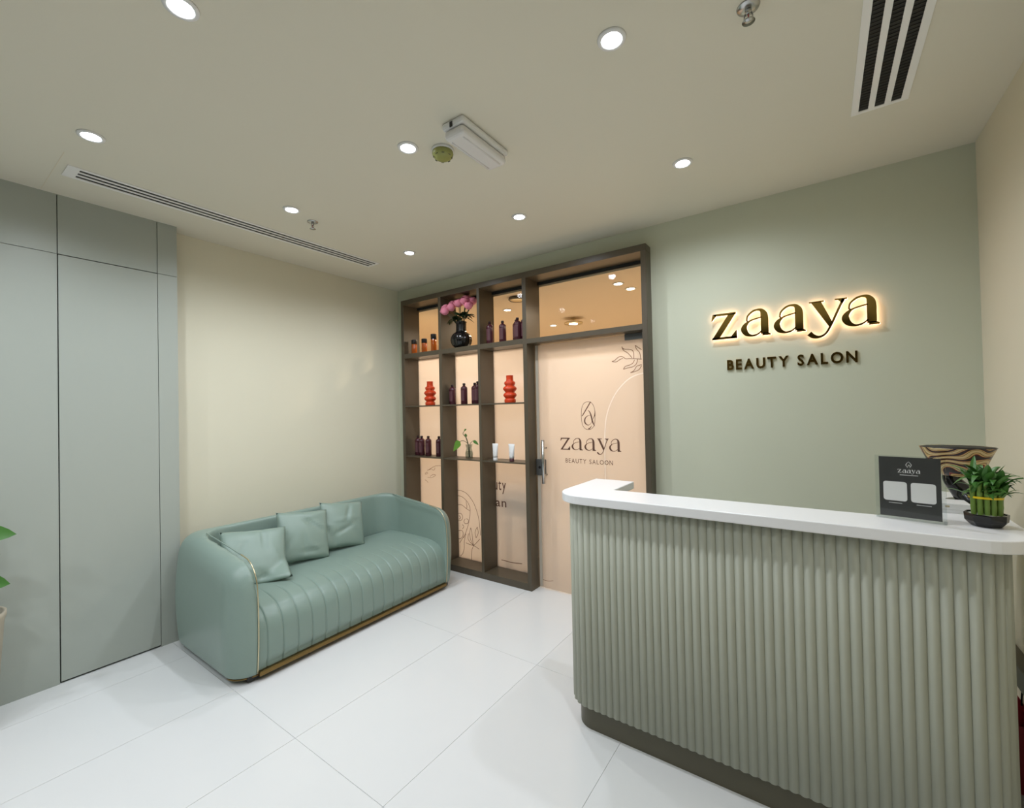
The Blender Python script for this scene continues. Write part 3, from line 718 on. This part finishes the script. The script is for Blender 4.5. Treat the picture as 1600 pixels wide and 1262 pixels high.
def ovase(x, y, z, sc, label):
    pr_ = [(.046, 0), (.050, .006), (.050, .030), (.040, .038), (.052, .052), (.060, .068), (.050, .086), (.040, .092), (.052, .108), (.062, .124), (.052, .142), (.040, .150), (.046, .162), (.050, .174), (.044, .188), (.033, .196), (.031, .235), (.033, .240), (.028, .240), (.026, .20), (0, .19)]
    t = thing('bubble_vase', (x, y, z), label, 'vase', 'orange ceramic vases')
    pp_ = [(p.x, p.z) for p in smooth_pts([Vector((a*sc, 0, b_*sc)) for a, b_ in pr_], 3)]
    lathe_obj('body', [(max(a, 0), b_) for a, b_ in pp_], (x, y, z), M_orange, t, 28)
ovase(-3.31, 3.225, SH2, 1.02, 'orange bubble-shaped ceramic vase in the left middle cell')
ovase(-2.292, 3.225, SH2, 1.02, 'orange bubble-shaped ceramic vase in the cell beside the door')
# black vase and roses
VX, VY = -2.855, 3.215
t = thing('flower_vase', (VX, VY, SH1), 'glossy black ribbed vase with a round belly holding pink roses', 'vase')
vp = [(.055, 0), (.062, .005), (.090, .035), (.103, .075), (.098, .110), (.078, .140), (.056, .156), (.050, .175), (.050, .245), (.055, .255), (.047, .255), (.043, .18), (0, .15)]
lathe_obj('body', [(max(p.x, 0), p.z) for p in smooth_pts([Vector((a, 0, b_)) for a, b_ in vp], 3)], (VX, VY, SH1), M_black, t, 60, flute=.03, nf=15)
def rose(c, dirv, seed):
    rn = random.Random(seed)
    t = thing('pink_rose', (VX, VY, SH1+.23), {0: 'leftmost pink rose of the bouquet in the black vase', 5: 'topmost pink rose of the bouquet in the black vase', 8: 'rightmost pink rose of the bouquet in the black vase'}.get(seed, 'pink rose in the middle of the bouquet in the black vase'), 'flower', 'pink roses in the black vase')
    base = Vector((VX+rn.uniform(-.015, .015), VY+rn.uniform(-.015, .015), SH1+.17)); top = Vector(c)
    obj('stem', tube(NB(), smooth_pts([base, base*.45+top*.55+Vector((0, 0, .02)), top], 5), .0035, 6), M_leafd, t, smooth=True)
    bm = NB(); ax = Vector(dirv).normalized(); q = ax.to_track_quat('Z', 'Y')
    for lay, (n_, rr, tmax) in enumerate(((3, .020, .86), (4, .028, .80), (5, .036, .72), (5, .043, .60))):
        for k_ in range(n_):
            a0 = 2*math.pi*(k_+.37*lay)/n_+rn.uniform(-.1, .1); wd = math.pi/n_*1.25; gr = []
            for i in range(6):
                row = []
                for j in range(5):
                    v, u = i/5, -1+j/2; th_ = math.pi*(.06+(tmax-.06)*v*(1-.10*u*u)); a = a0+u*wd
                    r_ = rr*math.sin(th_)*(1+.10*(lay == 3)*v*v); z_ = .040-rr*1.15*math.cos(th_)
                    row.append(bm.verts.new(top+q @ Vector((r_*math.cos(a), r_*math.sin(a), z_))))
                gr.append(row)
            for i in range(5):
                for j in range(4): bm.faces.new((gr[i][j], gr[i][j+1], gr[i+1][j+1], gr[i+1][j]))
    obj('bloom', bm, M_pink, t, smooth=True)
    bm = NB()
    for k_ in range(6): 
        a = rn.uniform(0, 6.28); p = base*.4+top*.6
        leaf_bm(bm, p, (math.cos(a), math.sin(a)*.6, rn.uniform(-.4, .5)), rn.uniform(.06, .09), .042, .2)
    obj('leaves', bm, M_leafd, t)
for i, (dx_, dy_, dz_) in enumerate(((-.205, -.03, .365), (-.150, .03, .405), (-.100, -.045, .392), (-.045, .03, .440), (.005, -.04, .418), (.055, .03, .462), (.100, -.04, .425), (.150, .03, .430), (.165, -.045, .375), (-.175, -.07, .33))):
    rose((VX+.008+dx_*.80, VY+dy_*.9, SH1+dz_-.012+.03*(dx_ < -.12)), (dx_*1.2, dy_*2-.30, .75), i)
# pothos cutting in a small clear vase
PXv, PYv = -2.775, 3.205
t = thing('pothos_vase', (PXv, PYv, SH3), 'small clear glass vase with a pothos cutting', 'plant')
lathe_obj('vase', [(.030, 0), (.036, .004), (.038, .05), (.030, .085), (.026, .10), (.034, .135), (.032, .135), (.024, .10), (.028, .08), (.034, .05), (.032, .008), (0, .008)], (PXv, PYv, SH3), M_vase, t, 24)
lathe_obj('water', [(0, .009), (.031, .009), (.033, .05), (.029, .072), (0, .072)], (PXv, PYv, SH3), M_vase, t, 20)
S0 = Vector((PXv, PYv, SH3))
for pts, ld, ln, wd, hm in (([(0, 0, .01), (-.01, 0, .12), (-.03, -.01, .20), (-.065, -.01, .235), (-.05, -.01, .262)], (.6, -.1, .6), .05, .02, 0), ([(0, 0, .01), (-.01, 0, .13), (-.05, -.02, .17), (-.085, -.03, .165)], (-.5, -.3, -.6), .10, .085, 1),
        ([(.005, 0, .01), (.01, 0, .13), (.05, 0, .17)], (.8, -.1, -.15), .08, .030, 0), ([(0, .005, .01), (-.01, 0, .14), (-.035, 0, .205)], (.1, -.2, .8), .05, .035, 0)):
    P_ = [S0+Vector(p) for p in pts]; stm = obj('stem', tube(NB(), smooth_pts(P_, 4), .0025, 6), M_leafd, t, smooth=True)
    obj('leaf', leaf_bm(NB(), P_[-1], ld, ln, wd, .25, .05, up=Vector((0, -1, .3)), heart=hm), M_leafp if hm else M_leaf, stm)
# white tubes standing on their caps
for x, lb in ((-2.446, 'white cosmetic tube on the lower shelf by the upright'), (-2.262, 'white cosmetic tube on the lower shelf nearer the door')):
    t = thing('cosmetic_tube', (x, 3.19, SH3), lb, 'tube', 'white tubes on the lower shelf')
    lathe_obj('cap', [(.020, 0), (.021, .002), (.021, .026), (.019, .028)], (x, 3.19, SH3), M_plumlab if x > -2.4 else M_white, t, 20)
    bm = NB(); rings = []
    for i in range(7):
        v = i/6; z = SH3+.028+.127*v; ra, rb = .021+.013*v, .021*(1-v**1.5)+.0015
        rings.append([bm.verts.new((x+ra*math.cos(2*math.pi*k_/20), 3.19+rb*math.sin(2*math.pi*k_/20), z)) for k_ in range(20)])
    for a_, c_ in zip(rings, rings[1:]):
        for k_ in range(20): bm.faces.new((a_[k_], a_[(k_+1) % 20], c_[(k_+1) % 20], c_[k_]))
    bm.faces.new(rings[-1]); bm.faces.new(rings[0][::-1])
    obj('sleeve', bm, M_white, t, smooth=True)
    bm = NB(); stroke(bm, [(x-.012, SH3+.075), (x+.0, SH3+.085), (x+.012, SH3+.07)], .003, 3.1655, 3.166); stroke(bm, [(x-.01, SH3+.06), (x+.01, SH3+.058)], .003, 3.1645, 3.165)
    obj('printed_mark', bm, M_cardw, t)

# ------------------------------------------------------------------ ceiling fittings
def diffuser(name, x0, x1, y0, y1, label, slots, blades):
    t = thing(name, ((x0+x1)/2, (y0+y1)/2, CEIL), label, 'air vent')
    z0, z1 = CEIL-.0045, CEIL-.0003; edge, bar = slots
    obj('backing', bx(x0+.005, x1-.005, y0+.005, y1-.005, z1-.001, z1), M_blackm, t)
    obj('end_plate', bx(x0, x1, y0, y0+.05, z0, z1-.0002), M_whitemetal, t); obj('end_plate', bx(x0, x1, y1-.02, y1, z0, z1-.0002), M_whitemetal, t)
    w = (x1-x0-2*edge-2*bar)/3
    xs_ = [x0, x0+edge, x0+edge+w, x0+edge+w+bar, x0+edge+2*w+bar, x0+edge+2*w+2*bar, x0+edge+3*w+2*bar, x1]
    for i in range(0, 8, 2): obj('bar', bx(xs_[i], xs_[i+1], y0+.05, y1-.02, z0, z1-.0002), M_whitemetal, t)
    if blades:
        for i in (1, 3, 5):
            bm = NB(); y = y0+.06
            while y < y1-.03: box(bm, xs_[i], xs_[i+1], y, y+.004, z0+.0012, z1-.001); y += .020
            tag(obj('blades', bm, M_darkfoot, t), kind='stuff')
    return t
diffuser('slot_diffuser', -3.352, -3.192, .535, 2.52, 'long white linear slot diffuser along the left of the ceiling', (.024, .017), False)
diffuser('slot_diffuser', .150, .350, .75, 2.58, 'wide white linear grille with dark blades on the right of the ceiling', (.026, .022), True)
tag(obj('trim_1', bx(-3.65, -3.06, .498, .5005, CEIL-.0012, CEIL-.0001), M_beige), 'thin joint line across the ceiling by the slot diffuser', None, None, 'structure')
# bulkhead emergency light
ex, ey = -1.345, 1.655
t = thing('emergency_light', (ex, ey, CEIL), 'white bulkhead emergency light with opal cover', 'emergency light')
obj('base', bx(ex-.066, ex+.066, ey-.178, ey+.178, CEIL-.032, CEIL), M_white, t, bevel=.012)
obj('cover', bx(ex-.060, ex+.060, ey-.172, ey+.172, CEIL-.078, CEIL-.032), M_diff, t, bevel=.022, seg=4)
obj('clip', bx(ex-.012, ex+.004, ey-.1805, ey-.177, CEIL-.036, CEIL-.012), M_darkfoot, t)
for sx in (-.036, .036): obj('rib', tube(NB(), [(ex+sx, ey-.14, CEIL-.078), (ex+sx, ey+.14, CEIL-.078)], .004, 8), M_diff, t, smooth=True)
t = thing('smoke_detector', (-1.545, 1.625, CEIL), 'round olive green smoke detector with white base', 'smoke detector')
c = (-1.545, 1.625, CEIL)
lathe_obj('base', [(.056, 0), (.056, -.010), (.052, -.013)], c, M_white, t)
lathe_obj('body', [(.052, -.012), (.054, -.022), (.050, -.034), (.038, -.044), (.022, -.050), (0, -.051)], c, M_olive, t)
for k_ in range(8):
    a = 2*math.pi*k_/8; obj('vent_slot', bx(-.0065, .0065, -.0012, .0012, -.004, .004, mtx=Matrix.Translation((c[0]+.0452*math.cos(a), c[1]+.0452*math.sin(a), c[2]-.038)) @ Matrix.Rotation(a+math.pi/2, 4, 'Z') @ Matrix.Rotation(R(-40), 4, 'X')), M_skirt, t)
for (x, y), lb in {(-2.855, 1.69): 'small chrome pendant sprinkler beside the slot diffuser', (-.165, 1.66): 'chrome pendant sprinkler cut by the top edge near the right grille'}.items():
    t = thing('sprinkler', (x, y, CEIL), lb, 'sprinkler', 'ceiling sprinklers')
    lathe_obj('escutcheon', [(.036, 0), (.034, -.004), (.016, -.010), (.012, -.010)], (x, y, CEIL), M_steel, t)
    lathe_obj('nozzle', [(.010, -.009), (.010, -.022), (.006, -.026), (0, -.026)], (x, y, CEIL), M_steel, t, 14)
    for sx in (-1, 1): obj('frame_arm', tube(NB(), [(x+sx*.009, y, CEIL-.02), (x+sx*.013, y, CEIL-.034), (x+sx*.004, y, CEIL-.048)], .0025, 6), M_steel, t, smooth=True)
    obj('bulb', tube(NB(), [(x, y, CEIL-.026), (x, y, CEIL-.046)], .0022, 6), M_red, t)
    lathe_obj('deflector', [(.019, -.048), (.020, -.050), (0, -.051)], (x, y, CEIL), M_steel, t, 20)

# ------------------------------------------------------------------ things on the counter
ZT = 1.131
hc = Vector((.248, 2.055, ZT)); mt = Matrix.Translation(hc) @ Matrix.Rotation(R(-13), 4, 'Z')
t = thing('sign_holder', hc, 'clear acrylic stand holding a charcoal card with two white squares', 'sign holder')
def loc_box(*a): return bx(*a, mtx=mt)
obj('acrylic_stand', loc_box(-.092, .092, -.0045, .0005, 0, .226), M_acrylic, t); obj('acrylic_back', loc_box(-.092, .092, .004, .008, 0, .226), M_acrylic, t)
obj('acrylic_foot', loc_box(-.092, .092, -.0045, .05, 0, .0035), M_acrylic, t)
cd = obj('card', loc_box(-.081, .081, .0010, .0025, .010, .222), M_card, t)
def on_card(bm): bmesh.ops.transform(bm, matrix=mt, verts=bm.verts); return bm
for x in (-.038, .036):
    bm = NB(); pts = []
    for cx, cy, a0 in ((.024, .026, 0), (-.024, .026, 90), (-.024, -.026, 180), (.024, -.026, 270)):
        for q in range(5): a = R(a0+22.5*q); pts.append((x+cx+.008*math.cos(a), .100+cy+.008*math.sin(a)))
    poly(bm, pts, .0004, .0009); obj('white_square', on_card(bm), M_cardw, cd)
bm = NB()
for sgn in (-1, 1): stroke(bm, [(0, .196+.011), (sgn*.007, .196), (sgn*.003, .186)], [.0006, .0016, .0006], .0004, .0009)
stroke(bm, [(-.003, .188), (.001, .196), (.004, .188)], .0012, .0004, .0009); obj('emblem', on_card(bm), M_cardw, cd)
for i, (ch, x) in enumerate(zip('zaaya', (-.030, -.017, -.005, .007, .019))):
    obj('card_letter', on_card(zaaya_glyph(NB(), ch, x, .167, .0105, .012, .0004, .0009)), M_cardw, cd)
bm = NB(); stroke(bm, [(-.024, .159), (.024, .159)], .0018, .0004, .0009); stroke(bm, [(-.056, .058), (-.020, .058)], .0015, .0004, .0009); stroke(bm, [(.018, .058), (.056, .058)], .0015, .0004, .0009)
obj('caption_line', on_card(bm), M_cardw, cd)

# lucky bamboo
bx0 = Vector((.442, 2.095, ZT))
t = thing('lucky_bamboo', bx0, 'lucky bamboo tied with yellow ribbon in a shallow black bowl', 'plant')
lathe_obj('bowl', [(.034, 0), (.040, .003), (.052, .018), (.054, .038), (.054, .042), (.050, .042), (.049, .034), (0, .032)], bx0, M_black, t, 8, smooth=False)
lathe_obj('gravel', [(0, .0395), (.025, .040), (.0485, .037), (.0485, .033)], bx0, M_pebble, t, 20)
rn = random.Random(4)
stk = [(-.031, -.012), (-.017, -.020), (-.002, -.023), (.013, -.021), (.027, -.014), (.033, .002), (-.026, .008), (-.008, .004), (.010, .005), (.020, .017), (-.012, .021)]
for i, (sx, sy) in enumerate(stk):
    hgt = .105+rn.uniform(-.006, .012); p = bx0+Vector((sx, sy, .030)); pts, rad = [], []
    for q in range(13):
        v = q/12; pts.append(p+Vector((sx*.08*v, sy*.08*v, hgt*v))); rad.append(.0068*(1.12 if q % 4 == 0 else 1))
    s_ = obj('stalk', tube(NB(), pts, rad, 10), M_stalk, t, smooth=True)
    for k_ in range(13):
        a = rn.uniform(0, 2*math.pi) if k_ else math.atan2(sy, sx); el = rn.uniform(.9, 3.2)
        dd = Vector((math.cos(a)+sx*12, math.sin(a)+sy*10, el)); b0 = pts[-1]-Vector((0, 0, rn.uniform(-.02, .045)))
        obj('leaf', leaf_bm(NB(), b0, dd, rn.uniform(.05, .095), rn.uniform(.014, .024), rn.uniform(.1, .9), .15), M_leaf, s_)
sd_ = bx0+Vector((.03, .0, .12)); s_ = obj('stalk', tube(NB(), smooth_pts([sd_, sd_+Vector((.03, .0, .035)), sd_+Vector((.055, -.005, .045))], 4), .0022, 6), M_leaf, t)
obj('leaf', leaf_bm(NB(), sd_+Vector((.055, -.005, .045)), (.5, -.1, -.5), .045, .018, .4), M_leaf, s_)
bm = NB(); ring = [(bx0.x+.042*math.cos(a), bx0.y+.033*math.sin(a)) for a in [2*math.pi*i/28 for i in range(28)]]
lo = [bm.verts.new((x, y, bx0.z+.092)) for x, y in ring]; hi = [bm.verts.new((x, y, bx0.z+.099)) for x, y in ring]
for i in range(28): bm.faces.new((lo[i], lo[(i+1) % 28], hi[(i+1) % 28], hi[i]))
o = obj('ribbon', bm, M_yellow, t); o.modifiers.new('solid', 'SOLIDIFY').thickness = .001
# painted bowl on a black sculpted stand
bc = Vector((.450, 2.50, ZT))
t = thing('painted_bowl', bc, 'flared bowl painted with gold and red swirls on a black sculpted stand', 'bowl')
lathe_obj('bowl', [(.04, .112), (.060, .118), (.078, .140), (.097, .190), (.112, .226), (.114, .229), (.109, .227), (.092, .190), (.072, .142), (.04, .128), (0, .125)], bc, M_bowl, t, 48)
lathe_obj('bowl_lining', [(.1095, .2285), (.0915, .190), (.071, .143), (.04, .130), (0, .127)], bc, M_blackm, t, 48)
stp = [bc+Vector(p) for p in ((.045, -.01, .0), (.035, -.01, .02), (.012, 0, .05), (-.012, 0, .085), (-.018, 0, .11), (-.004, 0, .125))]
obj('stand', tube(NB(), smooth_pts(stp, 5), [.062-.034*math.sin(min(1, i/18)*math.pi/2) for i in range(26)], 16), M_black, t, smooth=True)
lathe_obj('stand_base', [(.075, 0), (.078, .004), (.066, .014), (0, .016)], bc+Vector((.03, 0, 0)), M_black, t, 28)
bp = Vector((.385, 2.315, ZT))
t = thing('white_box', bp, 'flat white box with a small gold mark beside the painted bowl', 'box')
obj('base', bx(.330, .440, 2.268, 2.365, ZT, ZT+.020), M_white, t, bevel=.001); obj('lid', bx(.328, .442, 2.266, 2.367, ZT+.014, ZT+.036), M_white, t, bevel=.0015)
obj('gold_mark', bx(.372, .384, 2.2654, 2.266, ZT+.022, ZT+.028), M_brass, t)

# wall ledge and bag behind the counter on the right
t = thing('wall_ledge', (.665, 2.8, .36), 'low dark brown ledge on the wall right of the counter', 'shelf')
obj('ledge', bx(.635, XR, 2.45, 3.2, .365, .455), M_wood, t, bevel=.003)
obj('socket', bx(.631, .636, 2.74, 2.80, .39, .43), M_blackm, t)
t = thing('paper_bag', (.60, 2.72, 0), 'red paper carrier bag standing behind the counter', 'bag')
bm = NB(); lo = [bm.verts.new(p) for p in ((.53, 2.55, 0), (.685, 2.55, 0), (.685, 2.85, 0), (.53, 2.85, 0))]; hi = [bm.verts.new(p) for p in ((.545, 2.56, .26), (.670, 2.56, .26), (.670, 2.84, .26), (.545, 2.84, .26))]
for i in range(4): bm.faces.new((lo[i], lo[(i+1) % 4], hi[(i+1) % 4], hi[i]))
bm.faces.new(lo[::-1]); o = obj('body', bm, M_red, t); o.modifiers.new('solid', 'SOLIDIFY').thickness = -.002
for x in (.548, .667): obj('handle', tube(NB(), smooth_pts([(x, 2.64, .25), (x, 2.66, .32), (x, 2.74, .32), (x, 2.76, .25)], 5), .003, 6), M_blackm, t, smooth=True)

# potted plant cut by the left edge
pc = Vector((-3.475, .185, 0))
t = thing('potted_plant', pc, 'leafy green plant in a tall pale planter cut by the left edge', 'plant')
lathe_obj('planter', [(.11, 0), (.12, .01), (.150, .53), (.158, .555), (.158, .575), (.145, .575), (.140, .54), (0, .535)], pc, M_pot, t, 32)
lathe_obj('soil', [(0, .548), (.140, .546), (.140, .540)], pc, M_soil, t, 24)
rn = random.Random(12)
spec = [((.12, .03, .40), (.35, .9, .05), .155, .085), ((.10, .03, .34), (.4, .8, -.3), .11, .07), ((.10, .03, .30), (.5, .7, -.2), .09, .05), ((.10, .03, .17), (.45, .85, -.05), .14, .085), ((.09, .0, .10), (.3, .6, -.6), .09, .05)]
for i in range(22):
    a = rn.uniform(0, 6.28); rr = rn.uniform(.02, .08); spec.append(((rr*math.cos(a), rr*math.sin(a)-.09, rn.uniform(.1, .62)), (math.cos(a), math.sin(a), rn.uniform(-.2, .8)), rn.uniform(.10, .16), rn.uniform(.05, .07)))
for i in range(0, len(spec)):
    off, dd, ln, wd = spec[i]; p1 = pc+Vector((0, 0, .6))+Vector(off); p0 = pc+Vector((rn.uniform(-.05, .05), rn.uniform(-.05, .05), .555))
    s_ = obj('stem', tube(NB(), smooth_pts([p0, (p0+p1)/2+Vector((0, 0, .04)), p1], 4), .003, 6), M_leafd, t, smooth=True)
    obj('leaf', leaf_bm(NB(), p1, dd, ln, wd, .18, .08, up=Vector((1, -.5, .35))), M_leaf, s_, smooth=True)
